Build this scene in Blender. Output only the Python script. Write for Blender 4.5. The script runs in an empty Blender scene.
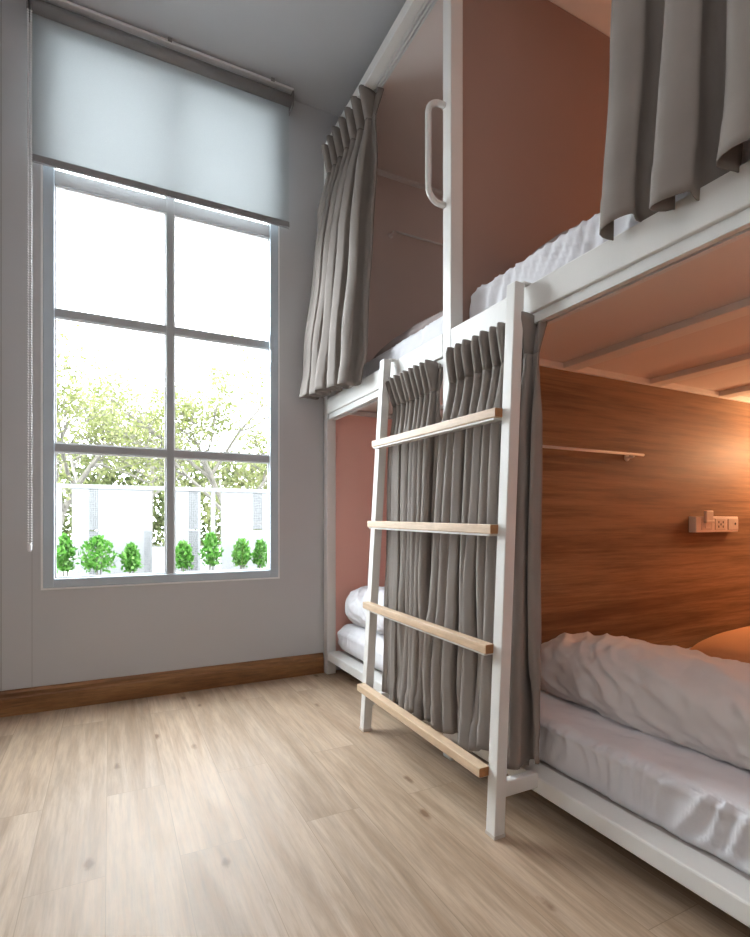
import bpy, bmesh, math, random
from mathutils import Vector, noise, Matrix
PI = math.pi
scene = bpy.context.scene
COL = scene.collection
random.seed(7)

# ------------------------------------------------------------------ helpers
def link_mesh(name, bm, mat, parent=None, smooth=False, loc=None):
    me = bpy.data.meshes.new(name)
    bmesh.ops.recalc_face_normals(bm, faces=bm.faces)
    bm.to_mesh(me); bm.free()
    if smooth:
        for p in me.polygons: p.use_smooth = True
    for m in (mat if isinstance(mat, (list, tuple)) else [mat]): me.materials.append(m)
    o = bpy.data.objects.new(name, me); COL.objects.link(o)
    if parent is not None:
        o.parent = parent
        o.matrix_parent_inverse = Matrix.Translation(-Vector(parent.location))
    if loc: o.location = loc
    return o

def thing(name, label, cat, loc=(0, 0, 0), group=None):
    o = bpy.data.objects.new(name, None); COL.objects.link(o)
    o.empty_display_size = .05; o.location = loc
    o['label'] = label; o['category'] = cat
    if group: o['group'] = group
    return o

def tag(o, label, cat, group=None):
    o['label'] = label; o['category'] = cat
    if group: o['group'] = group
    return o

def struct(o):
    o['kind'] = 'structure'; return o

def box(bm, x0, x1, y0, y1, z0, z1, bev=0.0, seg=2):
    r = bmesh.ops.create_cube(bm, size=1.0)
    vs = r['verts']
    for v in vs:
        v.co = Vector((x0 + (v.co.x + .5) * (x1 - x0), y0 + (v.co.y + .5) * (y1 - y0), z0 + (v.co.z + .5) * (z1 - z0)))
    if bev > 0:
        es = list({e for v in vs for e in v.link_edges})
        bmesh.ops.bevel(bm, geom=es, offset=bev, segments=seg, profile=.5, affect='EDGES')
    return vs

def tube(bm, pts, r, n=10, cap=True):
    """a round tube along a list of points"""
    pts = [Vector(p) for p in pts]; rs = r if isinstance(r, (list, tuple)) else [r] * len(pts)
    rings = []; prev = None
    for i, p in enumerate(pts):
        d = (pts[min(i + 1, len(pts) - 1)] - pts[max(i - 1, 0)]).normalized()
        if prev is None:
            a = d.orthogonal().normalized()
        else:
            a = (prev - d * prev.dot(d))
            a = a.normalized() if a.length > 1e-6 else d.orthogonal().normalized()
        prev = a; b = d.cross(a)
        rings.append([bm.verts.new(p + (a * math.cos(2 * PI * k / n) + b * math.sin(2 * PI * k / n)) * rs[i]) for k in range(n)])
    for A, B in zip(rings, rings[1:]):
        for k in range(n):
            bm.faces.new((A[k], A[(k + 1) % n], B[(k + 1) % n], B[k]))
    if cap:
        bm.faces.new(rings[0][::-1]); bm.faces.new(rings[-1])

def prism(bm, a, b, hx, hy, bev=.003):
    """a square bar from a to b (leaning), half sizes hx, hy"""
    a, b = Vector(a), Vector(b)
    vs = []
    for p in (a, b):
        for sx, sy in ((-1, -1), (1, -1), (1, 1), (-1, 1)):
            vs.append(bm.verts.new(p + Vector((sx * hx, sy * hy, 0))))
    f = [bm.faces.new(vs[0:4][::-1]), bm.faces.new(vs[4:8])]
    for k in range(4):
        f.append(bm.faces.new((vs[k], vs[(k + 1) % 4], vs[4 + (k + 1) % 4], vs[4 + k])))
    if bev:
        es = list({e for v in vs for e in v.link_edges})
        bmesh.ops.bevel(bm, geom=es, offset=bev, segments=2, profile=.5, affect='EDGES')

def one(name, mat, parent, *args, bev=.003, **kw):
    bm = bmesh.new(); box(bm, *args, bev=bev, **kw)
    return link_mesh(name, bm, mat, parent)

def nz(x, y, z): return noise.noise(Vector((x, y, z)))

def soft_box(bm, lo, hi, r, step, disp):
    """rounded box with a fine grid, moved outwards by disp(p, n)"""
    lo, hi = Vector(lo), Vector(hi); c = (lo + hi) / 2; h = (hi - lo) / 2
    n = [max(4, int(2 * h[k] / step)) for k in range(3)]
    cache = {}
    def vert(i, j, k):
        key = (i, j, k)
        if key in cache: return cache[key]
        q = Vector((-h.x + 2 * h.x * i / n[0], -h.y + 2 * h.y * j / n[1], -h.z + 2 * h.z * k / n[2]))
        inner = Vector([max(-h[m] + r, min(h[m] - r, q[m])) for m in range(3)])
        d = q - inner
        nn = d.normalized() if d.length > 1e-6 else Vector((0, 0, 1))
        p = inner + nn * r
        p = c + p
        p += nn * disp(p, nn)
        cache[key] = bm.verts.new(p); return cache[key]
    def face(a, b, c_, d): bm.faces.new((vert(*a), vert(*b), vert(*c_), vert(*d)))
    for i in range(n[0]):
        for j in range(n[1]):
            for k in (0, n[2]): face((i, j, k), (i + 1, j, k), (i + 1, j + 1, k), (i, j + 1, k))
    for i in range(n[0]):
        for k in range(n[2]):
            for j in (0, n[1]): face((i, j, k), (i + 1, j, k), (i + 1, j, k + 1), (i, j, k + 1))
    for j in range(n[1]):
        for k in range(n[2]):
            for i in (0, n[0]): face((i, j, k), (i, j + 1, k), (i, j + 1, k + 1), (i, j, k + 1))

# ------------------------------------------------------------------ materials
def new_mat(name):
    m = bpy.data.materials.new(name); m.use_nodes = True
    nt = m.node_tree; b = nt.nodes['Principled BSDF']
    return m, nt, b

def nd(nt, t, **kw):
    n = nt.nodes.new(t)
    for k, v in kw.items():
        if k in n.inputs: n.inputs[k].default_value = v
        else: setattr(n, k, v)
    return n

def ramp(nt, stops):
    r = nt.nodes.new('ShaderNodeValToRGB'); e = r.color_ramp.elements
    while len(e) < len(stops): e.new(.5)
    for el, (p, c) in zip(e, stops): el.position = p; el.color = (*c, 1)
    return r

def coords(nt, scale=(1, 1, 1), rot=(0, 0, 0)):
    tc = nt.nodes.new('ShaderNodeTexCoord'); mp = nt.nodes.new('ShaderNodeMapping')
    mp.inputs['Scale'].default_value = scale; mp.inputs['Rotation'].default_value = rot
    nt.links.new(tc.outputs['Object'], mp.inputs['Vector']); return mp.outputs['Vector']

def plain(name, c, rough=.5, var=.06, scale=3, bump=0, bscale=200, spec=.5, metal=0):
    m, nt, b = new_mat(name); L = nt.links.new
    n = nd(nt, 'ShaderNodeTexNoise', Scale=scale, Detail=4.0); L(coords(nt), n.inputs['Vector'])
    r = ramp(nt, [(.3, tuple(v * (1 - var) for v in c)), (.7, tuple(min(1, v * (1 + var)) for v in c))])
    L(n.outputs['Fac'], r.inputs['Fac']); L(r.outputs['Color'], b.inputs['Base Color'])
    b.inputs['Roughness'].default_value = rough; b.inputs['Metallic'].default_value = metal
    b.inputs['Specular IOR Level'].default_value = spec
    if bump:
        n2 = nd(nt, 'ShaderNodeTexNoise', Scale=float(bscale), Detail=3.0); L(coords(nt), n2.inputs['Vector'])
        bp = nd(nt, 'ShaderNodeBump', Strength=bump, Distance=.002); L(n2.outputs['Fac'], bp.inputs['Height']); L(bp.outputs['Normal'], b.inputs['Normal'])
    return m

def wood(name, c0, c1, c2, grain_scale, rough=.45, spec=.4, fine=(1, 1, 1), lo=.72):
    m, nt, b = new_mat(name); L = nt.links.new
    v = coords(nt, grain_scale)
    n = nd(nt, 'ShaderNodeTexNoise', Scale=1.0, Detail=9.0, Roughness=.62, Distortion=.6); L(v, n.inputs['Vector'])
    r = ramp(nt, [(.32, c0), (.5, c1), (.68, c2)]); L(n.outputs['Fac'], r.inputs['Fac'])
    v2 = coords(nt, tuple(g * 5 * f for g, f in zip(grain_scale, fine)))
    n2 = nd(nt, 'ShaderNodeTexNoise', Scale=1.0, Detail=6.0, Roughness=.7); L(v2, n2.inputs['Vector'])
    r2 = ramp(nt, [(.35, (lo,) * 3), (.6, (1.05, 1.05, 1.05))]); L(n2.outputs['Fac'], r2.inputs['Fac'])
    mx = nd(nt, 'ShaderNodeMix', data_type='RGBA', blend_type='MULTIPLY'); mx.inputs['Factor'].default_value = 1
    L(r.outputs['Color'], mx.inputs[6]); L(r2.outputs['Color'], mx.inputs[7]); L(mx.outputs[2], b.inputs['Base Color'])
    b.inputs['Roughness'].default_value = rough; b.inputs['Specular IOR Level'].default_value = spec
    bp = nd(nt, 'ShaderNodeBump', Strength=.08, Distance=.002); L(n2.outputs['Fac'], bp.inputs['Height']); L(bp.outputs['Normal'], b.inputs['Normal'])
    return m

M = {}
M['wall'] = plain('wall_paint', (.585, .582, .594), .75, .02, 1.5, .05, 350, .2)
M['ceiling'] = plain('ceiling_paint', (.60, .60, .615), .85, .02, 1, .04, 300, .15)
M['white_metal'] = plain('white_powder_coated_steel', (.80, .785, .755), .38, .02, 4, .03, 600, .45)
M['track'] = plain('white_aluminium_track', (.74, .74, .72), .35, .02, 4)
M['dark'] = plain('dark_groove', (.04, .04, .04), .7, .1, 5)
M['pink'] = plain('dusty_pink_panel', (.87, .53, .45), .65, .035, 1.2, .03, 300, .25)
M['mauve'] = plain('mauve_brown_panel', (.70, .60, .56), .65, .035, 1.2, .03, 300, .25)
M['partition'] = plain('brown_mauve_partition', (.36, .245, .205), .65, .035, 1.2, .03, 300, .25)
M['bar'] = plain('grey_window_crossbar', (.44, .445, .455), .4, .02, 5)
M['canopy'] = plain('canopy_board', (.82, .74, .70), .75, .03, 1.2, .03, 300, .2)
M['deck'] = plain('deck_board_underside', (.76, .70, .66), .7, .03, 1.2, .03, 300, .2)
M['curtain'] = plain('taupe_curtain_cloth', (.255, .221, .200), .78, .05, 9, .12, 900, .25)
M['sheet'] = plain('white_cotton_sheet', (.80, .79, .82), .85, .02, 4, .08, 500, .15)
M['duvet'] = plain('white_cotton_duvet', (.80, .77, .755), .85, .02, 4, .10, 420, .15)
M['lamp_tinted'] = plain('lamp_tinted_cotton', (.80, .47, .25), .85, .03, 4, .10, 420, .15)  # orange lamp glow put into the pillow's base colour
M['blanket'] = plain('grey_mauve_blanket', (.40, .335, .32), .9, .05, 8, .2, 500, .1)
M['frame'] = plain('window_frame_aluminium', (.54, .61, .675), .4, .02, 5)
M['blindbar'] = plain('grey_blind_bar', (.29, .28, .28), .5, .03, 5)
M['bright_bar'] = plain('pale_blind_rail', (.95, .95, .95), .35, .02, 5)
M['plastic'] = plain('white_plastic', (.78, .72, .66), .35, .02, 5)
M['plastic_grey'] = plain('pale_grey_plastic', (.62, .56, .50), .4, .02, 5)
M['chain'] = plain('white_chain_beads', (.9, .9, .9), .35, .02, 5)
M['oak'] = wood('ladder_oak', (.63, .45, .295), (.68, .50, .34), (.72, .55, .385), (14, 2.2, 14), .42, .4, (1, 1, 1), .88)
M['oak_end'] = plain('oak_end_grain', (.33, .145, .05), .6, .15, 60)
M['walnut'] = wood('walnut_laminate_panel', (.17, .095, .048), (.265, .158, .082), (.35, .222, .125), (.7, 6, 9), .55, .3, (.6, 1, 1.2), .62)
M['skirting'] = wood('brown_skirting_wood', (.15, .062, .02), (.25, .11, .04), (.33, .155, .06), (2, 10, 22), .4, .4)

def floor_mat():
    m, nt, b = new_mat('oak_vinyl_planks'); L = nt.links.new
    tc = nt.nodes.new('ShaderNodeTexCoord')
    mp = nt.nodes.new('ShaderNodeMapping'); mp.inputs['Rotation'].default_value = (0, 0, PI / 2); mp.inputs['Location'].default_value = (.35, .01, 0)
    L(tc.outputs['Object'], mp.inputs['Vector'])
    br = nd(nt, 'ShaderNodeTexBrick', Scale=1.0); br.offset = .37; br.offset_frequency = 2
    br.inputs['Color1'].default_value = (0, 0, 0, 1); br.inputs['Color2'].default_value = (1, 1, 1, 1); br.inputs['Mortar'].default_value = (.5, .5, .5, 1)
    br.inputs['Mortar Size'].default_value = .0011; br.inputs['Mortar Smooth'].default_value = .2
    br.inputs['Brick Width'].default_value = 1.25; br.inputs['Row Height'].default_value = .19; br.inputs['Bias'].default_value = 0
    L(mp.outputs['Vector'], br.inputs['Vector'])
    # shift the grain of each plank
    add = nd(nt, 'ShaderNodeVectorMath', operation='MULTIPLY_ADD')
    add.inputs[1].default_value = (7, 9, 5)
    L(br.outputs['Color'], add.inputs[0]); L(tc.outputs['Object'], add.inputs[2])
    g = nt.nodes.new('ShaderNodeMapping'); g.inputs['Scale'].default_value = (9, .9, 1); L(add.outputs[0], g.inputs['Vector'])
    n = nd(nt, 'ShaderNodeTexNoise', Scale=1.4, Detail=8.0, Roughness=.6, Distortion=.8); L(g.outputs['Vector'], n.inputs['Vector'])
    r = ramp(nt, [(.28, (.315, .212, .135)), (.5, (.43, .315, .22)), (.72, (.52, .40, .30))]); L(n.outputs['Fac'], r.inputs['Fac'])
    g2 = nt.nodes.new('ShaderNodeMapping'); g2.inputs['Scale'].default_value = (90, 5, 1); L(add.outputs[0], g2.inputs['Vector'])
    n2 = nd(nt, 'ShaderNodeTexNoise', Scale=1.0, Detail=5.0, Roughness=.7); L(g2.outputs['Vector'], n2.inputs['Vector'])
    r2 = ramp(nt, [(.35, (.76, .75, .74)), (.6, (1.04, 1.04, 1.04))]); L(n2.outputs['Fac'], r2.inputs['Fac'])
    mx = nd(nt, 'ShaderNodeMix', data_type='RGBA', blend_type='MULTIPLY'); mx.inputs['Factor'].default_value = 1
    L(r.outputs['Color'], mx.inputs[6]); L(r2.outputs['Color'], mx.inputs[7])
    # plank to plank tone
    rt = ramp(nt, [(0, (.92, .91, .90)), (1, (1.06, 1.06, 1.06))]); L(br.outputs['Color'], rt.inputs['Fac'])
    mt = nd(nt, 'ShaderNodeMix', data_type='RGBA', blend_type='MULTIPLY'); mt.inputs['Factor'].default_value = 1
    L(mx.outputs[2], mt.inputs[6]); L(rt.outputs['Color'], mt.inputs[7])
    # knots
    g3 = nt.nodes.new('ShaderNodeMapping'); g3.inputs['Scale'].default_value = (7.5, 3.0, 1); L(add.outputs[0], g3.inputs['Vector'])
    vo = nd(nt, 'ShaderNodeTexVoronoi', Scale=1.0, Randomness=1.0); L(g3.outputs['Vector'], vo.inputs['Vector'])
    nk = nd(nt, 'ShaderNodeTexNoise', Scale=30.0, Detail=3.0); L(tc.outputs['Object'], nk.inputs['Vector'])
    ma = nd(nt, 'ShaderNodeMath', operation='MULTIPLY_ADD'); ma.inputs[1].default_value = .12; L(nk.outputs['Fac'], ma.inputs[0]); L(vo.outputs['Distance'], ma.inputs[2])
    rk = ramp(nt, [(.115, (.42, .30, .21)), (.18, (1, 1, 1))]); L(ma.outputs[0], rk.inputs['Fac'])
    mk = nd(nt, 'ShaderNodeMix', data_type='RGBA', blend_type='MULTIPLY'); mk.inputs['Factor'].default_value = .9
    L(mt.outputs[2], mk.inputs[6]); L(rk.outputs['Color'], mk.inputs[7])
    # joints
    mj = nd(nt, 'ShaderNodeMix', data_type='RGBA', blend_type='MIX'); mj.inputs[7].default_value = (.27, .19, .125, 1)
    L(br.outputs['Fac'], mj.inputs['Factor']); L(mk.outputs[2], mj.inputs[6]); L(mj.outputs[2], b.inputs['Base Color'])
    rr = ramp(nt, [(.3, (.44, .44, .44)), (.7, (.58, .58, .58))]); L(n2.outputs['Fac'], rr.inputs['Fac']); L(rr.outputs['Color'], b.inputs['Roughness'])
    b.inputs['Specular IOR Level'].default_value = .5
    bp = nd(nt, 'ShaderNodeBump', Strength=.12, Distance=.002); L(n2.outputs['Fac'], bp.inputs['Height']); L(bp.outputs['Normal'], b.inputs['Normal'])
    return m
M['floor'] = floor_mat()

def glass_mat():
    m, nt, b = new_mat('window_glass'); L = nt.links.new; nt.nodes.remove(b)
    out = nt.nodes['Material Output']
    t = nd(nt, 'ShaderNodeBsdfTransparent'); t.inputs[0].default_value = (.97, .985, .98, 1)
    g = nd(nt, 'ShaderNodeBsdfGlossy', Roughness=.02)
    mix = nt.nodes.new('ShaderNodeMixShader')
    n = nd(nt, 'ShaderNodeTexNoise', Scale=2.0); L(coords(nt), n.inputs['Vector'])
    r = ramp(nt, [(0, (.045,) * 3), (1, (.06,) * 3)]); L(n.outputs['Fac'], r.inputs['Fac']); L(r.outputs['Color'], mix.inputs['Fac'])
    L(t.outputs[0], mix.inputs[1]); L(g.outputs[0], mix.inputs[2]); L(mix.outputs[0], out.inputs['Surface'])
    return m
M['glass'] = glass_mat()

def blind_mat():
    m, nt, b = new_mat('translucent_blind_cloth'); L = nt.links.new; nt.nodes.remove(b)
    out = nt.nodes['Material Output']
    w1 = nd(nt, 'ShaderNodeTexNoise', Scale=400.0, Detail=2.0); L(coords(nt, (1, 1, .4)), w1.inputs['Vector'])
    r = ramp(nt, [(.3, (.53, .545, .55)), (.7, (.56, .575, .58))]); L(w1.outputs['Fac'], r.inputs['Fac'])
    t = nd(nt, 'ShaderNodeBsdfTranslucent'); d = nd(nt, 'ShaderNodeBsdfDiffuse')
    L(r.outputs['Color'], t.inputs['Color']); L(r.outputs['Color'], d.inputs['Color'])
    mix = nt.nodes.new('ShaderNodeMixShader'); mix.inputs['Fac'].default_value = .5
    L(d.outputs[0], mix.inputs[1]); L(t.outputs[0], mix.inputs[2]); L(mix.outputs[0], out.inputs['Surface'])
    return m
M['blind'] = blind_mat()

def leaf_mat(name, stops, trans=.4):
    m, nt, b = new_mat(name); L = nt.links.new; nt.nodes.remove(b)
    out = nt.nodes['Material Output']
    ge = nt.nodes.new('ShaderNodeNewGeometry')
    r = ramp(nt, stops); L(ge.outputs['Random Per Island'], r.inputs['Fac'])
    t = nd(nt, 'ShaderNodeBsdfTranslucent'); d = nd(nt, 'ShaderNodeBsdfDiffuse')
    L(r.outputs['Color'], t.inputs['Color']); L(r.outputs['Color'], d.inputs['Color'])
    mix = nt.nodes.new('ShaderNodeMixShader'); mix.inputs['Fac'].default_value = trans
    L(d.outputs[0], mix.inputs[1]); L(t.outputs[0], mix.inputs[2]); L(mix.outputs[0], out.inputs['Surface'])
    return m
M['leaf'] = leaf_mat('yellow_green_tree_leaf', [(0, (.10, .118, .036)), (.5, (.16, .175, .068)), (1, (.215, .22, .12))])
M['hedge'] = leaf_mat('hedge_leaf', [(0, (.06, .08, .03)), (.5, (.12, .14, .055)), (1, (.19, .20, .11))])
M['shrub'] = leaf_mat('bright_green_shrub_leaf', [(0, (.03, .105, .014)), (.5, (.065, .18, .028)), (1, (.13, .25, .07))])
M['bark'] = plain('tree_bark', (.10, .09, .075), .9, .3, 12)
M['fence'] = plain('white_fence_paint', (.15, .15, .152), .6, .03, 3)
M['paving'] = plain('pale_outdoor_paving', (.20, .20, .20), .9, .08, 4)

def perforated_mat():
    m, nt, b = new_mat('perforated_white_sheet'); L = nt.links.new
    v = coords(nt, (48, 48, 48))
    vo = nd(nt, 'ShaderNodeTexVoronoi', Scale=1.0, Randomness=.25); L(v, vo.inputs['Vector'])
    r = ramp(nt, [(.30, (.032, .033, .034)), (.42, (.12, .12, .122))]); L(vo.outputs['Distance'], r.inputs['Fac'])
    L(r.outputs['Color'], b.inputs['Base Color']); b.inputs['Roughness'].default_value = .6
    return m
M['perforated'] = perforated_mat()

# ------------------------------------------------------------------ setting
WY = 3.15        # inner face of the window wall
CZ = 3.59        # ceiling height
XL, XR, YB = -1.35, 3.84, -1.7
WX0, WX1, WZ0, WZ1 = -.305, .922, .622, 3.50   # window opening
bm = bmesh.new(); box(bm, XL - .1, XR + .1, YB - .1, WY + .14, -.1, 0); struct(link_mesh('floor', bm, M['floor']))
bm = bmesh.new(); box(bm, XL - .1, XR + .1, YB - .1, WY + .14, CZ, CZ + .1); struct(link_mesh('ceiling', bm, M['ceiling']))
bm = bmesh.new()
box(bm, XL - .1, WX0, WY, WY + .14, 0, CZ); box(bm, WX1, XR + .1, WY, WY + .14, 0, CZ)
box(bm, WX0, WX1, WY, WY + .14, 0, WZ0); box(bm, WX0, WX1, WY, WY + .14, WZ1, CZ)
struct(link_mesh('wall_back', bm, M['wall']))
bm = bmesh.new(); box(bm, XL - .1, XL, YB, WY, 0, CZ); struct(link_mesh('wall_left', bm, M['wall']))
bm = bmesh.new(); box(bm, XR, XR + .1, YB, WY, 0, CZ); struct(link_mesh('wall_right', bm, M['wall']))
bm = bmesh.new(); box(bm, XL - .1, XR + .1, YB - .1, YB, 0, CZ); struct(link_mesh('wall_front', bm, M['wall']))
# wooden skirting with a stepped top
def skirting(name, pts_fn):
    bm = bmesh.new()
    prof = [(0, 0), (.022, 0), (.022, .085), (.017, .093), (.017, .110), (.012, .120), (.004, .125), (0, .125)]
    A, B = pts_fn
    rows = []
    for P in (A, B): rows.append([bm.verts.new((P[0] + P[2] * d, P[1] + P[3] * d, z)) for d, z in prof])
    for k in range(len(prof)):
        k2 = (k + 1) % len(prof); bm.faces.new((rows[0][k], rows[0][k2], rows[1][k2], rows[1][k]))
    bm.faces.new(rows[0]); bm.faces.new(rows[1][::-1])
    return struct(link_mesh(name, bm, M['skirting']))
skirting('baseboard_back', ((XL, WY, 0, -1), (1.215, WY, 0, -1)))
skirting('baseboard_left', ((XL, YB, 1, 0), (XL, WY - .022, 1, 0)))
# panel seams in the window wall
bm = bmesh.new(); box(bm, -.3525, -.351, WY - .0015, WY + .001, .125, .83)
struct(link_mesh('trim_1', bm, M['blindbar']))
bm = bmesh.new(); box(bm, -.482, -.479, WY - .0015, WY + .001, .125, CZ)
struct(link_mesh('trim_2', bm, M['blindbar']))

# window: outer frame, sash bars, panes
win = bpy.data.objects.new('window_1', None); COL.objects.link(win); win.location = ((WX0 + WX1) / 2, WY, WZ0); struct(win)
bm = bmesh.new()
y0, y1 = WY - .004, WY + .06
fw = .050
box(bm, WX0, WX0 + fw, y0, y1, WZ0, WZ1, .004); box(bm, WX1 - fw, WX1, y0, y1, WZ0, WZ1, .004)
box(bm, WX0 + fw, WX1 - fw, y0, y1, WZ0, WZ0 + .046, .004); box(bm, WX0 + fw, WX1 - fw, y0, y1, WZ1 - .05, WZ1, .004)
link_mesh('window_frame', bm, M['frame'], win)
bm = bmesh.new()   # thin white bead round the frame where it meets the wall
b_ = .009
box(bm, WX0 - b_, WX0, WY - .007, WY + .001, WZ0 - b_, WZ1 + b_); box(bm, WX1, WX1 + b_, WY - .007, WY + .001, WZ0 - b_, WZ1 + b_)
box(bm, WX0, WX1, WY - .007, WY + .001, WZ0 - b_, WZ0); box(bm, WX0, WX1, WY - .007, WY + .001, WZ1, WZ1 + b_)
link_mesh('sealant_bead', bm, M['bright_bar'], win)
bx0, bx1 = WX0 + fw, WX1 - fw
gx0, gx1 = .282, .324
zb = [(WZ0 + .046, None), (1.325, 1.367), (2.020, 2.062), (2.700, 2.775)]
for z0, z1 in ((1.325, 1.367), (2.020, 2.062), (2.700, 2.775)):
    one('crossbar', M['bar'], win, bx0, bx1, WY + .008, WY + .05, z0, z1, bev=.004)
one('mullion', M['bar'], win, gx0, gx1, WY + .005, WY + .052, WZ0 + .046, WZ1 - .05, bev=.004)
zs = [(WZ0 + .046, 1.325), (1.367, 2.020), (2.062, 2.700), (2.775, WZ1 - .05)]
for z0, z1 in zs:
    for xa, xb in ((bx0, gx0), (gx1, bx1)):
        one('pane', M['glass'], win, xa, xb, WY + .028, WY + .032, z0, z1, bev=0)
        bm = bmesh.new(); t = .007     # pale glazing strip round the pane
        box(bm, xa, xa + t, WY + .018, WY + .028, z0, z1); box(bm, xb - t, xb, WY + .018, WY + .028, z0, z1)
        box(bm, xa + t, xb - t, WY + .018, WY + .028, z0, z0 + t); box(bm, xa + t, xb - t, WY + .018, WY + .028, z1 - t, z1)
        link_mesh('glazing_strip', bm, M['bright_bar'], win)
bm = bmesh.new(); box(bm, .868, .885, WY - .03, WY - .004, 1.93, 2.03, .003); box(bm, .860, .885, WY - .036, WY - .022, 2.0, 2.09, .004)
link_mesh('window_latch', bm, M['frame'], win)

# roller blind
bl = thing('roller_blind', 'half lowered translucent white roller blind with grey hem bar over the window', 'blind', (.32, 3.09, 3.53))
one('blind_fabric', M['blind'], bl, -.345, .972, 3.0895, 3.0905, 2.765, 3.53, bev=0)
one('hem_bar', M['blindbar'], bl, -.347, .974, 3.081, 3.099, 2.748, 2.785, bev=.004)
bm = bmesh.new(); tube(bm, [(-.352, 3.10, 3.522), (.985, 3.10, 3.522)], .040, 20); link_mesh('roller_tube', bm, M['blindbar'], bl, True)
one('head_rail', M['bright_bar'], bl, -.365, .992, 3.052, 3.146, 3.568, 3.582, bev=.002)
for xa in (-.366, .985): 
    bm = bmesh.new(); box(bm, xa, xa + .008, 3.055, 3.146, 3.475, 3.583, .003); link_mesh('end_bracket', bm, M['blindbar'], bl)
for xa in (.28, .85):
    one('ceiling_clip', M['blindbar'], bl, xa, xa + .022, 3.045, 3.12, 3.572, CZ, bev=.002)
bm = bmesh.new()
zc = 3.46
pts = [(-.359, z) for z in [.86 + .0135 * k for k in range(int((zc - .86) / .0135))]]
for dx in (-.0065, .0065):
    z = .845
    while z < 3.48:
        bmesh.ops.create_icosphere(bm, subdivisions=1, radius=.0055, matrix=Matrix.Translation((-.352 + dx, 3.062, z))); z += .0125
tube(bm, [(-.3585, 3.062, .845), (-.3585, 3.062, 3.5)], .0012, 5); tube(bm, [(-.3455, 3.062, .845), (-.3455, 3.062, 3.5)], .0012, 5)
link_mesh('bead_chain', bm, M['chain'], bl, True)
bm = bmesh.new(); tube(bm, [(-.352, 3.062, .815), (-.352, 3.062, .825), (-.352, 3.062, .85), (-.352, 3.062, .858)], [.006, .0105, .0105, .005], 12)
link_mesh('chain_weight', bm, M['chain'], bl, True)

# ------------------------------------------------------------------ bunk bed (one welded block of four sleeping places)
FX = 1.22; BX = 3.78
UB, UT = 1.640, 1.735      # upper rail
LB, LT = .090, .143        # lower rail
bed = thing('bunk_bed', 'white steel capsule bunk bed block with pink and walnut panels along the right wall', 'bunk bed', (2.3, 1.75, 0))
W = M['white_metal']
posts = [(3.085, 3.145), (1.742, 1.800), (.30, .358)]
for ya, yb in posts:
    one('post', W, bed, FX, FX + .06, ya, yb, 0, 3.29, bev=.004)
    one('post', W, bed, BX - .06, BX, ya, yb, 0, 3.29, bev=.004)
for (ya, yb) in ((1.800, 3.085), (.358, 1.742)):
    one('upper_rail', W, bed, FX, FX + .055, ya, yb, UB, UT, bev=.004)
    one('lower_rail', W, bed, FX, FX + .085, ya, yb, LB, LT, bev=.006)
    one('upper_rail', W, bed, BX - .055, BX, ya, yb, UB, UT, bev=.004)
    one('lower_rail', W, bed, BX - .085, BX, ya, yb, LB, LT, bev=.006)
    # sleeping decks: board, battens beneath, white edge trims
    one('deck_board', M['deck'], bed, FX + .055, BX - .055, ya, yb, 1.682, 1.70, bev=0)
    one('deck_board', M['deck'], bed, FX + .085, BX - .085, ya, yb, .112, .135, bev=0)
    for xa in (1.83, 2.43, 3.01):
        one('batten', W, bed, xa, xa + .085, ya, yb, 1.655, 1.682, bev=.003)
    # curtain track under the upper rail
    bm = bmesh.new()
    box(bm, FX + .012, FX + .024, ya + .001, yb - .001, UB - .034, UB, .002); box(bm, FX + .052, FX + .066, ya + .001, yb - .001, UB - .034, UB, .002)
    box(bm, FX + .024, FX + .052, ya + .001, yb - .001, UB - .012, UB)
    box(bm, FX + .024, FX + .032, ya + .001, yb - .001, UB - .034, UB - .029); box(bm, FX + .044, FX + .052, ya + .001, yb - .001, UB - .034, UB - .029)
    link_mesh('curtain_track', bm, M['track'], bed)
    # top beam with its own track
    one('top_beam', W, bed, FX - .012, FX + .036, ya, yb, 3.285, 3.345, bev=.004)
    bm = bmesh.new()
    for xa, xb, za in ((FX + .036, FX + .046, 3.285), (FX + .046, FX + .058, 3.30), (FX + .058, FX + .066, 3.285), (FX + .066, FX + .076, 3.30), (FX + .076, FX + .084, 3.285)):
        box(bm, xa, xb, ya + .001, yb - .001, za, 3.33)
    link_mesh('curtain_track', bm, M['track'], bed)
    one('canopy_board', M['canopy'], bed, FX + .085, BX, ya - .04, yb + .04 if yb < 3 else yb + .06, 3.305, 3.325, bev=0)
# partition between the two bays
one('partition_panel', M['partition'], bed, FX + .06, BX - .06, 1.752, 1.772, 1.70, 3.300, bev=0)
one('walnut_panel', M['walnut'], bed, FX + .06, BX - .06, 1.750, 1.762, .10, 1.652, bev=0)
one('partition_panel', M['pink'], bed, FX + .06, BX - .06, 1.765, 1.785, .10, 1.652, bev=0)
one('panel_trim', W, bed, FX + .06, BX - .06, 1.735, 1.80, 1.652, 1.682, bev=.003)
# end panels against the window wall
one('end_panel', M['pink'], bed, FX + .06, BX - .06, 3.120, 3.140, .10, 1.668, bev=0)
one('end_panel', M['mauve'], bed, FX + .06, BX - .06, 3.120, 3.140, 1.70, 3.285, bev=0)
one('panel_trim', W, bed, FX + .06, BX - .06, 3.100, 3.142, 1.655, 1.682, bev=.003)
one('panel_trim', W, bed, FX + .06, BX - .06, 3.095, 3.142, 3.278, 3.302, bev=.003)
one('end_panel', M['pink'], bed, FX + .06, BX - .06, .31, .33, .10, 1.668, bev=0)
one('end_panel', M['pink'], bed, FX + .06, BX - .06, .31, .33, 1.70, 3.285, bev=0)
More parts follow.
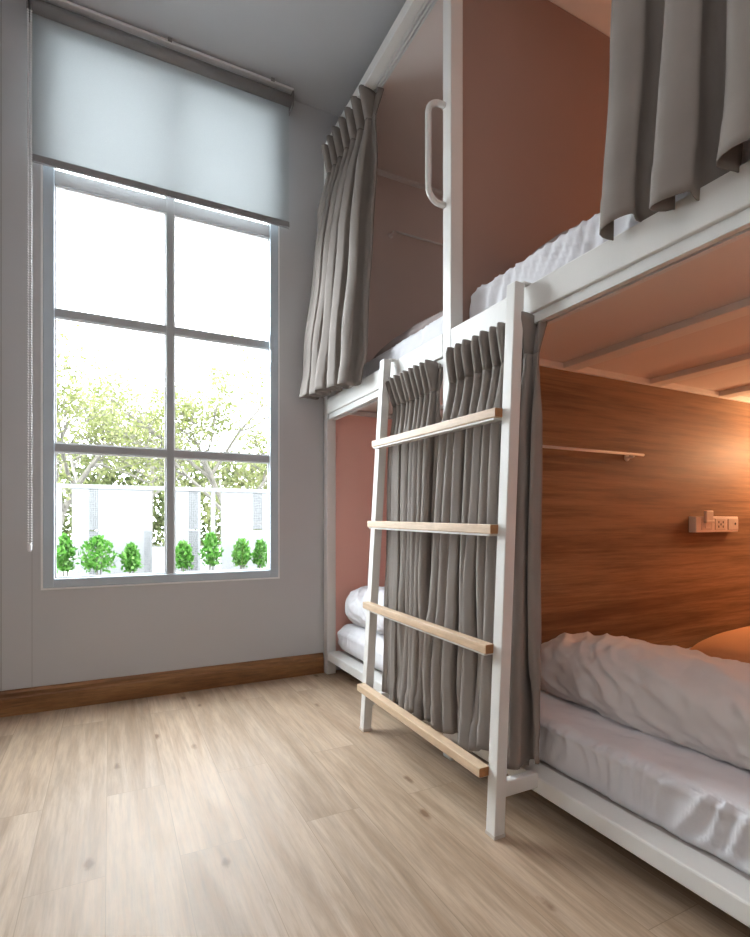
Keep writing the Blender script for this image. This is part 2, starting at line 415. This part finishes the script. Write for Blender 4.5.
# rear panels
one('rear_panel', M['pink'], bed, BX - .02, BX, .36, 1.74, .143, 1.64, bev=0); one('rear_panel', M['pink'], bed, BX - .02, BX, 1.80, 3.085, .143, 1.64, bev=0)
one('rear_panel', M['pink'], bed, BX - .02, BX, .36, 1.74, 1.735, 3.29, bev=0); one('rear_panel', M['pink'], bed, BX - .02, BX, 1.80, 3.085, 1.735, 3.29, bev=0)
# grab handle on the middle post
hy = 1.788; rr = .055; px0 = FX - .077
pts = [(FX + .002, hy, 2.254)]
for k in range(9):
    a = k / 8 * PI / 2; pts.append((px0 + rr - rr * math.sin(a), hy, 2.254 + rr - rr * math.cos(a)))
for k in range(9):
    a = k / 8 * PI / 2; pts.append((px0 + rr - rr * math.cos(a), hy, 2.662 - rr + rr * math.sin(a)))
pts.append((FX + .002, hy, 2.662))
bm = bmesh.new(); tube(bm, pts, .0125, 14); link_mesh('grab_handle', bm, W, bed, True)

# ------------------------------------------------------------------ ladder
lad = thing('ladder', 'white steel bunk ladder with four pale oak rungs leaning on the upper rail', 'ladder', (1.05, 1.73, 0))
def lx(z): return 1.055 + .072 * z
def lyr(z): return 1.272 + .028 * z
def lyl(z): return 2.188 + .020 * z
for fy in (lyr, lyl):
    bm = bmesh.new(); prism(bm, (lx(0), fy(0), .006), (lx(1.735), fy(1.735), 1.735), .020, .021)
    st = link_mesh('stile', bm, W, lad)
    bm = bmesh.new(); prism(bm, (lx(0), fy(0), 0), (lx(0), fy(0), .010), .021, .022, 0); o = link_mesh('foot_cap', bm, M['plastic_grey'], st)
    o.matrix_parent_inverse = Matrix.Identity(4); o.parent = st
    bm = bmesh.new(); box(bm, lx(1.7) + .018, FX + .03, fy(1.7) - .018, fy(1.7) + .018, 1.7345, 1.742, .002)
    link_mesh('hook_plate', bm, W, lad)
    bm = bmesh.new(); box(bm, lx(.13) + .015, FX, fy(.13) - .015, fy(.13) + .015, .112, .160, .004)
    link_mesh('bracket', bm, W, lad)
for zt in (1.327, .952, .577, .203):
    x1 = lx(zt) - .018; ya, yb = lyr(zt) + .016, lyl(zt) - .002
    bm = bmesh.new(); box(bm, x1 - (.04 if zt < .3 else .034), x1, ya, yb, zt - .030, zt, .003)
    bm.normal_update()
    for f in bm.faces:
        if abs(f.normal.y) > .9: f.material_index = 1
    for v in bm.verts: v.co.z += .014 * (v.co.y - ya) / (yb - ya)
    rg = link_mesh('rung', bm, [M['oak'], M['oak_end']], lad)
    bm = bmesh.new(); box(bm, x1 - .028, x1 + .004, ya + .012, yb - .008, zt - .037, zt - .030)
    for v in bm.verts: v.co.z += .014 * (v.co.y - ya) / (yb - ya)
    o = link_mesh('support_bar', bm, W, rg); o.matrix_parent_inverse = Matrix.Identity(4)

# ------------------------------------------------------------------ curtains
def curtain(label, T0, T1, B0, B1, zt, zb, n, a_top, a_bot, w, seed, group=None, hem=None, head=.11, belly=1.15, sharp=.8, jit=.5, warp=None):
    """hanging pleated cloth: T = top line ends, B = hem line ends (x, y); n folds"""
    root = thing('curtain', label, 'curtain', ((T0[0] + T1[0]) / 2, (T0[1] + T1[1]) / 2, zb), group)
    NU = n * 22; NV = 70; H = zt - zb
    T0, T1, B0, B1 = Vector(T0), Vector(T1), Vector(B0), Vector(B1)
    rng = random.Random(seed)
    fa = [rng.uniform(.65, 1.25) for _ in range(n + 2)]
    fz = [rng.uniform(-1, 1) for _ in range(n + 2)]
    vh = head / H
    rows = [];
    vlist = [vh * k / 6 for k in range(7)] + [vh + (1 - vh) * k / NV for k in range(1, NV + 1)]
    for v in vlist:
        g = v ** belly; P0 = T0.lerp(B0, g); P1 = T1.lerp(B1, g)
        t = (P1 - P0).normalized(); nn = Vector((t.y, -t.x))
        if nn.x > 0: nn = -nn
        if v <= vh: k = v / vh; af = a_top * (1.0 - .70 * k)
        else:
            k = min(1, (v - vh) / .16); k = k * k * (3 - 2 * k)
            e = min(1, (v - vh) / (1 - vh)); af = a_top * .30 * (1 - k) + (a_top * .75 * (1 - e) + a_bot * e) * k
        row = []
        for i in range(NU + 1):
            u = i / NU
            ph = n * (u if warp is None or v < vh else u + (warp(u) - u) * min(1, (v - vh) / .3)) + jit * .25 * nz(u * n * .55, v * 1.1, seed) * (1 if v > vh else .7)
            q = ph % 1.0; fi = int(max(0, min(n, math.floor(ph))))
            th = 2 * PI * ph
            s0 = math.sin(th); s = math.copysign(abs(s0) ** sharp, s0)
            hb = 1 if v < vh else max(0, 1 - (v - vh) / .10)      # heading: narrow pinched fins
            s = (s + .10 * math.sin(3 * th + fa[fi] * 5)) * (1 - hb) + (2 * (.5 + .5 * s0) ** 2.6 - .6 + .22 * math.sin(3 * th + 1)) * hb
            drift = .3 + .7 * v
            amp = af * (1 + (fa[fi] - 1) * drift)
            z0 = zt - H * v
            wob = 1 + .3 * nz(u * n * 1.3, v * 3.0, seed + 5) * v
            off_n = amp * s * wob + (.004 if z0 < zb + .085 and v > vh else 0) + .026 * v * v * nz(u * n * .6, v * 4.5, seed + 12)
            off_t = -w * math.sin(2 * th) * min(1, af / max(a_bot, .001)) + .016 * v * v * nz(u * n * .8, v * 3.2, seed + 9)
            p = P0 + (P1 - P0) * u + nn * off_n + t * off_t
            z = zt - H * v
            if hem: z += hem(u) * max(0, (v - .55) / .45)
            z += .010 * fz[fi] * math.sin(PI * q) * v ** 3
            if v < vh: z += .006 * s * (1 - v / vh)
            row.append((p.x, p.y, z))
        rows.append(row)
    def build(name, rr):
        bm = bmesh.new(); vv = [[bm.verts.new(p) for p in r] for r in rr]
        for A, B in zip(vv, vv[1:]):
            for i in range(NU): bm.faces.new((A[i], A[i + 1], B[i + 1], B[i]))
        o = link_mesh(name, bm, M['curtain'], root, True)
        m = o.modifiers.new('thickness', 'SOLIDIFY'); m.thickness = .003; m.offset = 0
        return o
    build('pleated_heading', rows[:7]); build('drape', rows[6:])
    return root

# A: upper far bay, gathered against the window wall, hem hanging outside the rail
curtain('taupe curtain of the far upper bunk, gathered beside the window', (1.246, 3.085), (1.266, 2.50), (1.075, 3.075), (1.152, 2.47), 3.285, 1.69, 7, .060, .055, .022, 11,
        hem=lambda u: .03 * (1 - u), head=.15, belly=1.0, sharp=.6, warp=lambda u: u ** .62)
# B: lower far bay, drawn up to the middle post on the window side
curtain('taupe curtain of the far lower bunk, left of the middle post behind the ladder', (1.232, 2.235), (1.232, 1.838), (1.185, 2.115), (1.170, 1.800), 1.630, .160, 9, .046, .062, .017, 23,
        hem=lambda u: .02 - .015 * u + .018 * math.sin(u * 17), head=.125, belly=.45, sharp=.6, jit=1.5)
# C: lower near bay, from the middle post past the right ladder stile
curtain('taupe curtain of the near lower bunk, bunched between middle post and open bed', (1.232, 1.712), (1.242, 1.272), (1.160, 1.752), (1.185, 1.258), 1.630, .165, 9, .046, .062, .017, 38,
        hem=lambda u: .02 * u + .014 * math.sin(u * 19 + 1), head=.125, belly=.45, sharp=.6, jit=1.5, warp=lambda u: u ** 1.0)
# D: upper near bay
curtain('taupe curtain of the near upper bunk hanging at the top right', (1.255, .925), (1.255, .38), (1.195, .968), (1.195, .36), 3.285, 1.715, 4, .055, .058, .024, 51,
        hem=lambda u: .012 * math.sin(u * 14), head=.13, sharp=.9, jit=.8)

# ------------------------------------------------------------------ bedding
def wr(p, n, seed, amp, fx, fy, fz):
    return amp * (nz(p.x * fx, p.y * fy, p.z * fz + seed) + .5 * nz(p.x * fx * 2.3, p.y * fy * 2.3, p.z * fz * 2.3 + seed * 3))
def mattress(label, lo, hi, r, seed, side=.006, top=.004, step=.016):
    def disp(p, n):
        d = top * (nz(p.x * 6, p.y * 9, seed) + .6 * nz(p.x * 17 + p.y * 9, p.y * 14, seed + 2) + .45 * (.4 - abs(nz(p.x * 22, p.y * 34 + p.x * 12, seed + 8)) * 2))
        if abs(n.z) < .8:
            # gathered, mostly upright wrinkles of the fitted sheet
            q = p.y * 19 + p.z * 6 + 1.5 * nz(p.y * 4, p.z * 6, seed)
            rdg = 1 - abs(2 * ((q + nz(p.y * 7, p.z * 3, seed + 4)) % 1) - 1)
            d += min(1, max(.15, (p.z - lo[2] - .01) / .05)) * side * (rdg ** 2 - .3) * (1.2 if n.x < -.3 else .5) * (.5 + .8 * max(0, nz(p.y * 2.0, 0, seed + 6) + .4))
        # piped seam along the upper edge
        k = (p.z - (hi[2] - r * .7)) / .008
        if abs(n.z) < .85: d += .007 * math.exp(-k * k) + .005 * math.exp(-k * k) * nz(p.y * 40, p.x * 40, seed)
        return d
    bm = bmesh.new(); soft_box(bm, lo, hi, r, step, disp)
    return tag(link_mesh('mattress', bm, M['sheet'], None, True), label, 'mattress')
mattress('white sheeted mattress on the near lower bunk, under the rolled duvet', (1.300, .375, .138), (3.45, 1.738, .300), .036, 3.1, .013, .006, .0105)
mattress('white mattress on the far lower bunk, beneath the folded white duvet', (1.265, 1.82, .146), (3.45, 3.075, .325), .075, 8.7, .008)
mattress('white sheeted mattress on the near upper bunk, right of the handled post', (1.300, .375, 1.702), (3.45, 1.738, 1.895), .032, 13.3, .012, .004, .0145)
mattress('white sheeted mattress on the far upper bunk, below the taupe window curtain', (1.305, 1.82, 1.702), (3.45, 3.07, 1.885), .045, 17.9, .009)

def roll(name, label, cat, c0, c1, rx, rz, seed, mat, amp=.012, flat=.72, fold=True, n_around=128):
    """a rolled-up soft duvet from c0 to c1 (centre line along y) with rounded ends"""
    bm = bmesh.new(); c0, c1 = Vector(c0), Vector(c1); L = (c1 - c0).length; d = (c1 - c0).normalized()
    NL = int(L / .007); rings = []
    for i in range(NL + 1):
        s = i / NL; dist = min(s, 1 - s) * L; e = .14
        k = 1 if dist > e else math.sqrt(max(0, 1 - (1 - dist / e) ** 2)) ** .75
        k = max(k, .02)
        c = c0.lerp(c1, s); ring = []
        for j in range(n_around):
            a = 2 * PI * j / n_around
            ca, sa = math.cos(a), math.sin(a)
            rxx = rx * k; rzz = rz * (k ** .8)
            x = math.copysign(abs(ca) ** (.85 if sa > 0 else .5), ca) * rxx; z = math.copysign(abs(sa) ** .85, sa) * rzz
            if z < 0: z *= flat
            y = c.y
            q = y * 9 + a * 1.3 + nz(y * 3, a, seed) * 1.4
            ridge = (1 - abs(2 * (q % 1) - 1)) ** 2
            f = amp * (.9 * nz(y * 7, ca * 1.6, sa * 1.6 + seed) + .9 * (ridge - .35) * (.4 + .9 * abs(nz(y * 2.4, a * .9, seed + 3))) + .45 * nz(y * 26, ca * 4, sa * 4 + seed) + .28 * (.5 - abs(nz(y * 17 + a * 3.0, a * 2.2, seed + 7)) * 2))
            f += .10 * rz * nz(y * 2.2, ca, sa + seed)
            nrm = Vector((ca, 0, sa))
            p = Vector((c.x + x, y, c.z + z)) + nrm * f * k
            ring.append(bm.verts.new(p))
        rings.append(ring)
    for A, B in zip(rings, rings[1:]):
        for j in range(n_around): bm.faces.new((A[j], A[(j + 1) % n_around], B[(j + 1) % n_around], B[j]))
    bm.faces.new(rings[0]); bm.faces.new(rings[-1][::-1])
    return tag(link_mesh(name, bm, mat, None, True), label, cat)
roll('duvet', 'puffy off-white duvet rolled up along the front of the near lower bunk', 'duvet', (1.675, 1.63, .374), (1.675, .40, .374), .205, .150, 5.5, M['duvet'], .015, .62)
roll('duvet', 'white duvet rolled up on the far lower bunk, seen left of the ladder', 'duvet', (1.455, 3.055, .432), (1.455, 1.93, .432), .165, .135, 9.5, M['sheet'], .012, .75)

def pillow(label, c, sx, sy, h, seed, mat, rot=0, name='pillow', cat='pillow'):
    bm = bmesh.new(); N = 40; grid = {}
    for side in (1, -1):
        for i in range(N + 1):
            for j in range(N + 1):
                u, v = 2 * i / N - 1, 2 * j / N - 1
                if side == -1 and (abs(u) == 1 or abs(v) == 1): grid[(side, i, j)] = grid[(1, i, j)]; continue
                pinch = 1 - .10 * (abs(u * v) ** 2) ; edge = (1 - abs(u) ** 3.2) * (1 - abs(v) ** 3.2)
                z = side * h * max(0, edge) ** .55 * (1 if side > 0 else .35)
                z += .008 * nz(u * 3, v * 3, seed + side) * min(1, edge * 3)
                x, y = u * sx * (1 - .07 * v * v) , v * sy * (1 - .07 * u * u)
                x, y = x * math.cos(rot) - y * math.sin(rot), x * math.sin(rot) + y * math.cos(rot)
                grid[(side, i, j)] = bm.verts.new((c[0] + x, c[1] + y, c[2] + z))
        for i in range(N):
            for j in range(N):
                f = (grid[(side, i, j)], grid[(side, i + 1, j)], grid[(side, i + 1, j + 1)], grid[(side, i, j + 1)])
                bm.faces.new(f if side > 0 else f[::-1])
    return tag(link_mesh(name, bm, mat, None, True), label, cat)
pillow('pillow tinted orange with painted lamp glow at the back of the near lower bunk, behind the rolled duvet', (2.99, 1.24, .328), .46, .45, .105, 2, M['lamp_tinted'], .1)
pillow('grey mauve blanket heaped at the back of the near upper bunk', (1.74, 1.50, 1.935), .27, .215, .17, 4, M['blanket'], .1, 'blanket', 'blanket')
pillow('grey mauve blanket lying on the far upper bunk, behind the handled post', (1.62, 2.35, 1.91), .25, .45, .11, 6, M['blanket'], .05, 'blanket', 'blanket')

# ------------------------------------------------------------------ small fittings
def rail(label, x0, x1, y, z, brackets, r=.0068, dz=.0):
    t = thing('towel_rail', label, 'rail', ((x0 + x1) / 2, y, z))
    bm = bmesh.new(); tube(bm, [(x0, y - .045, z), (x1, y - .045, z)], r, 10); link_mesh('bar', bm, M['white_metal'], t, True)
    for xb in brackets:
        bm = bmesh.new(); tube(bm, [(xb, y, z - .012), (xb, y - .005, z - .012)], .017, 16); tube(bm, [(xb, y - .005, z - .012), (xb, y - .036, z - .010), (xb, y - .045, z)], .0065, 8)
        link_mesh('bracket', bm, M['white_metal'], t, True)
    return t
rail('thin white rail fixed to the brown walnut panel in the near lower bunk', 1.46, 2.335, 1.750, 1.288, (1.52, 2.27))
rail('thin white rail fixed to the pink end panel in the far upper bunk', 1.715, 2.70, 3.120, 2.905, (1.69, 2.64))

out = thing('power_outlet', 'white three module socket strip on the brown walnut panel', 'power outlet', (2.995, 1.75, .95))
bm = bmesh.new(); box(bm, 2.760, 3.140, 1.708, 1.750, .905, .990, .004); link_mesh('housing', bm, M['plastic'], out)
for xa, nm in ((2.800, 'switch_module'), (2.922, 'socket_module'), (3.040, 'usb_module')):
    bm = bmesh.new(); box(bm, xa, xa + .095, 1.704, 1.7085, .917, .978, .002); p = link_mesh(nm, bm, M['plastic_grey'], out)
    bm = bmesh.new()
    if nm == 'switch_module':
        box(bm, xa + .03, xa + .075, 1.701, 1.7045, .926, .970, .001); q = link_mesh('rocker', bm, M['plastic'], p)
    elif nm == 'socket_module':
        for dx, dz in ((.03, .018), (.07, .018), (.03, .042), (.07, .042), (.05, .03)):
            box(bm, xa + dx - .004, xa + dx + .004, 1.7032, 1.7045, .917 + dz - .006, .917 + dz + .006)
        q = link_mesh('socket_slot', bm, M['dark'], p)
    else:
        tube(bm, [(xa + .065, 1.7045, .950), (xa + .065, 1.7030, .950)], .007, 14); q = link_mesh('indicator', bm, M['dark'], p)
    q.matrix_parent_inverse = Matrix.Identity(4)
bm = bmesh.new(); box(bm, 2.822, 2.882, 1.690, 1.707, .965, 1.020, .003); box(bm, 2.817, 2.892, 1.688, 1.709, .955, .968, .002)
link_mesh('card_holder', bm, M['plastic_grey'], out)

# ------------------------------------------------------------------ outside
GZ = .34
bm = bmesh.new(); box(bm, -9, 12, WY + .14, 16, GZ - .3, GZ); o = link_mesh('ground', bm, M['paving']); struct(o)
FY = 6.5
fn = thing('fence', 'white metal screen fence of solid and perforated panels outside the window', 'fence', (.6, FY, GZ))
def fpart(nm, x0, x1, z0, z1, y0=FY, y1=FY + .03, mat='fence'):
    return one(nm, M[mat], fn, x0, x1, y0, y1, z0, z1, bev=0)
fpart('top_rail', -1.6, 3.6, 1.325, 1.37, FY - .01, FY + .05)
fpart('bottom_rail', -1.6, 3.6, GZ, .385, FY - .01, FY + .05)
for xa in (-1.45, -.505, .575, 1.085, 1.95, 2.9): fpart('fence_post', xa, xa + .045, .385, 1.325, FY - .005, FY + .045)
for x0, x1 in ((-1.40, -.56), (-.365, -.205), (-.115, .31), (.31, .43), (.62, .83), (.93, .96), (1.20, 1.585), (1.70, 1.95), (2.0, 2.9)):
    fpart('solid_panel', x0, x1, .385, 1.325)
for x0, x1 in ((-.205, -.115), (.83, .93), (1.585, 1.70)):
    fpart('perforated_panel', x0, x1, .87, 1.325, mat='perforated'); fpart('perforated_panel', x0, x1, .385, .86, FY + .004, FY + .026, 'perforated' if x0 < 1 else 'fence')
fpart('perforated_panel', .345, .425, .385, .86, FY - .003, FY, 'perforated')
fpart('perforated_panel', 1.35, 1.43, .385, 1.325, FY - .003, FY, 'fence')

def leaf_quad(bm, p, size, rng, up=0.0, droop=None):
    d = Vector((rng.gauss(0, 1), rng.gauss(0, 1), rng.gauss(up, 1)))
    if d.length < .1: d = Vector((0, 0, 1))
    d.normalize(); s = d.orthogonal().normalized(); s.rotate(Matrix.Rotation(rng.uniform(0, 6.28), 3, d))
    a = p; b = p + d * size; m = p + d * size * .5
    bm.faces.new([bm.verts.new(v) for v in (a, m + s * size * .28, b, m - s * size * .28)])

def shrub(label, x, z0, z1, w, y, seed):
    rng = random.Random(seed)
    t = thing('shrub', label, 'shrub', (x, y, GZ), 'small shrubs in a row before the fence')
    bm = bmesh.new(); h = z1 - z0
    for k in range(3):
        a = k * 2.1; tube(bm, [(x + .015 * math.cos(a), y + .015 * math.sin(a), GZ - .01), (x + .03 * math.cos(a), y + .03 * math.sin(a), z0 + h * .5)], [.008, .005], 6)
    link_mesh('stem', bm, M['bark'], t)
    bm = bmesh.new()
    for _ in range(620):
        q = rng.random(); zz = z0 + h * (.22 + .78 * q)
        rad = w * .53 * math.sin(PI * (.22 + .70 * q)) ** 1.1 * (.85 + .5 * nz(q * 6, x * 7 + y, seed))
        a = rng.uniform(0, 2 * PI); rr_ = rad * math.sqrt(rng.random())
        leaf_quad(bm, Vector((x + rr_ * math.cos(a), y + rr_ * math.sin(a), zz - .03)), rng.uniform(.035, .06), rng, 1.1)
    link_mesh('foliage', bm, M['shrub'], t)
SY = 5.9
SH = [('green shrub at the left edge of the window view before the fence gap', -.39, .84, .19), ('widest green shrub before the fence, second from the left', -.105, .83, .34),
      ('small cone shaped green shrub just left of the window mullion', .191, .745, .20), ('green shrub just right of the window mullion', .695, .76, .23),
      ('tallest green shrub before the twin fence gaps', .98, .85, .23), ('green shrub before the plain white fence panel on the right', 1.315, .775, .22),
      ('narrow green shrub at the right edge of the window view', 1.525, .76, .19)]
for k, (lb, x, zt, w) in enumerate(SH): shrub(lb, x, .42, zt, w, SY, 100 + k)

def tree(label, x, y, h, seed, n_leaf, spread=1.0, lean=0.0):
    rng = random.Random(seed)
    t = thing('tree', label, 'tree', (x, y, GZ), 'leafy trees behind the fence')
    bt = bmesh.new(); bl_ = bmesh.new(); tips = []
    def grow(p, d, length, r, depth):
        pts = [p]; q = p.copy(); n = 5
        for k in range(n):
            d = (d + Vector((rng.gauss(0, .13), rng.gauss(0, .13), rng.gauss(.03, .08)))).normalized()
            q = q + d * length / n; pts.append(q.copy())
        tube(bt, pts, [r * (1 - .45 * k / n) for k in range(n + 1)], 6)
        if depth >= 2: tips.extend(pts[1:])
        if depth < 5:
            for k in range(rng.choice((2, 3, 3)) if depth else 5):
                s = rng.uniform(.45, 1.0); b = pts[int(s * n)]
                nd_ = (d * .55 + Vector((rng.gauss(0, .6) * spread, rng.gauss(0, .6) * spread, rng.gauss(.20, .38)))).normalized()
                grow(b, nd_, length * rng.uniform(.55, .80), r * .55, depth + 1)
    grow(Vector((x, y, GZ - .02)), Vector((lean, 0, 1)).normalized(), h * .30, .058, 0)
    link_mesh('trunk', bt, M['bark'], t)
    for _ in range(n_leaf):
        p = rng.choice(tips)
        if p.z > GZ + h * 1.02 + .3 * nz(p.x, p.y, 3): continue
        leaf_quad(bl_, p + Vector((rng.gauss(0, .11), rng.gauss(0, .11), rng.gauss(0, .09))), rng.uniform(.045, .085), rng, -.1)
    link_mesh('foliage', bl_, M['leaf'], t)
tree('pale green tree behind the left end of the white fence', -.75, 8.9, 6.8, 3, 6500, 1.15, .08)
tree('pale green forked tree behind the white fence right of the window mullion', 1.9, 8.6, 6.2, 12, 6500, 1.15, -.04)
tree('pale green tree farther back, between the two forked trees', .7, 11.8, 6.6, 21, 6500, 1.15, .02)
tree('pale green tree at the far right of the window view, behind the fence', 3.5, 9.8, 6.4, 44, 6500, 1.15, -.08)
# hedge low behind the fence
rng = random.Random(5)
hg = thing('hedge', 'low green hedge seen through the gaps of the white fence', 'hedge', (.6, 14.5, GZ))
bm = bmesh.new()
for _ in range(15000):
    x = rng.uniform(-3.5, 7.5); z = GZ + rng.random() * (2.35 + .5 * nz(x * 1.3, 2, 1)); y = 14.5 + rng.uniform(-.35, .35)
    leaf_quad(bm, Vector((x, y, z)), rng.uniform(.13, .22), rng)
link_mesh('foliage', bm, M['hedge'], hg)

# ------------------------------------------------------------------ light
world = bpy.data.worlds.new('overcast_sky'); scene.world = world; world.use_nodes = True
nt = world.node_tree; bg = nt.nodes['Background']
tc = nt.nodes.new('ShaderNodeTexCoord'); sp = nt.nodes.new('ShaderNodeSeparateXYZ'); nt.links.new(tc.outputs['Generated'], sp.inputs[0])
r = ramp(nt, [(0, (.80, .85, .90)), (.6, (.90, .95, 1.0))]); nt.links.new(sp.outputs['Z'], r.inputs['Fac']); nt.links.new(r.outputs['Color'], bg.inputs['Color'])
bg.inputs['Strength'].default_value = 21.0

def area(name, loc, target, sx, sy, power, color=(1, 1, 1)):
    l = bpy.data.lights.new(name, 'AREA'); l.shape = 'RECTANGLE'; l.size = sx; l.size_y = sy; l.energy = power; l.color = color
    o = bpy.data.objects.new(name, l); COL.objects.link(o); o.location = loc
    o.rotation_euler = (Vector(target) - Vector(loc)).to_track_quat('-Z', 'Y').to_euler(); return o
area('ceiling_fill', (.15, -.5, 3.5), (.15, -.4, 0), 1.2, 1.2, 17, (1, .96, .92))  # added fill from overhead, no fitting modelled
area('side_fill', (-1.3, .5, 2.3), (1.6, 1.1, 1.7), 1.6, 1.6, 9, (.94, .97, 1))  # added fill from the left, there is no window on that side
def point(name, loc, power, color, rad=.04):
    l = bpy.data.lights.new(name, 'POINT'); l.energy = power; l.color = color; l.shadow_soft_size = rad
    o = bpy.data.objects.new(name, l); COL.objects.link(o); o.location = loc
point('reading_lamp', (3.66, 1.44, 1.40), 19.0, (1, .63, .34))
point('upper_reading_lamp', (2.75, 1.30, 2.05), 6.5, (1, .58, .32))

point('far_bunk_fill', (3.1, 2.30, 2.75), 2.6, (1, .86, .76))  # added fill to brighten the dim far upper bunk
# ------------------------------------------------------------------ camera
cam = bpy.data.cameras.new('camera'); co = bpy.data.objects.new('camera', cam); COL.objects.link(co)
co.location = (0, 0, .96); co.rotation_euler = (PI / 2, 0, -math.atan(265 / 525))
cam.sensor_fit = 'HORIZONTAL'; cam.sensor_width = 36; cam.lens = 36 * 525 / 750
cam.shift_y = (522 - 468.5) / 750; cam.clip_start = .02
scene.camera = co
scene.view_settings.view_transform = 'Standard'; scene.view_settings.look = 'None'
scene.view_settings.exposure = 0; scene.view_settings.gamma = 1
scene.cycles.use_denoising = True
scene.cycles.max_bounces = 10; scene.cycles.diffuse_bounces = 6; scene.cycles.transparent_max_bounces = 16
scene.cycles.sample_clamp_indirect = 6
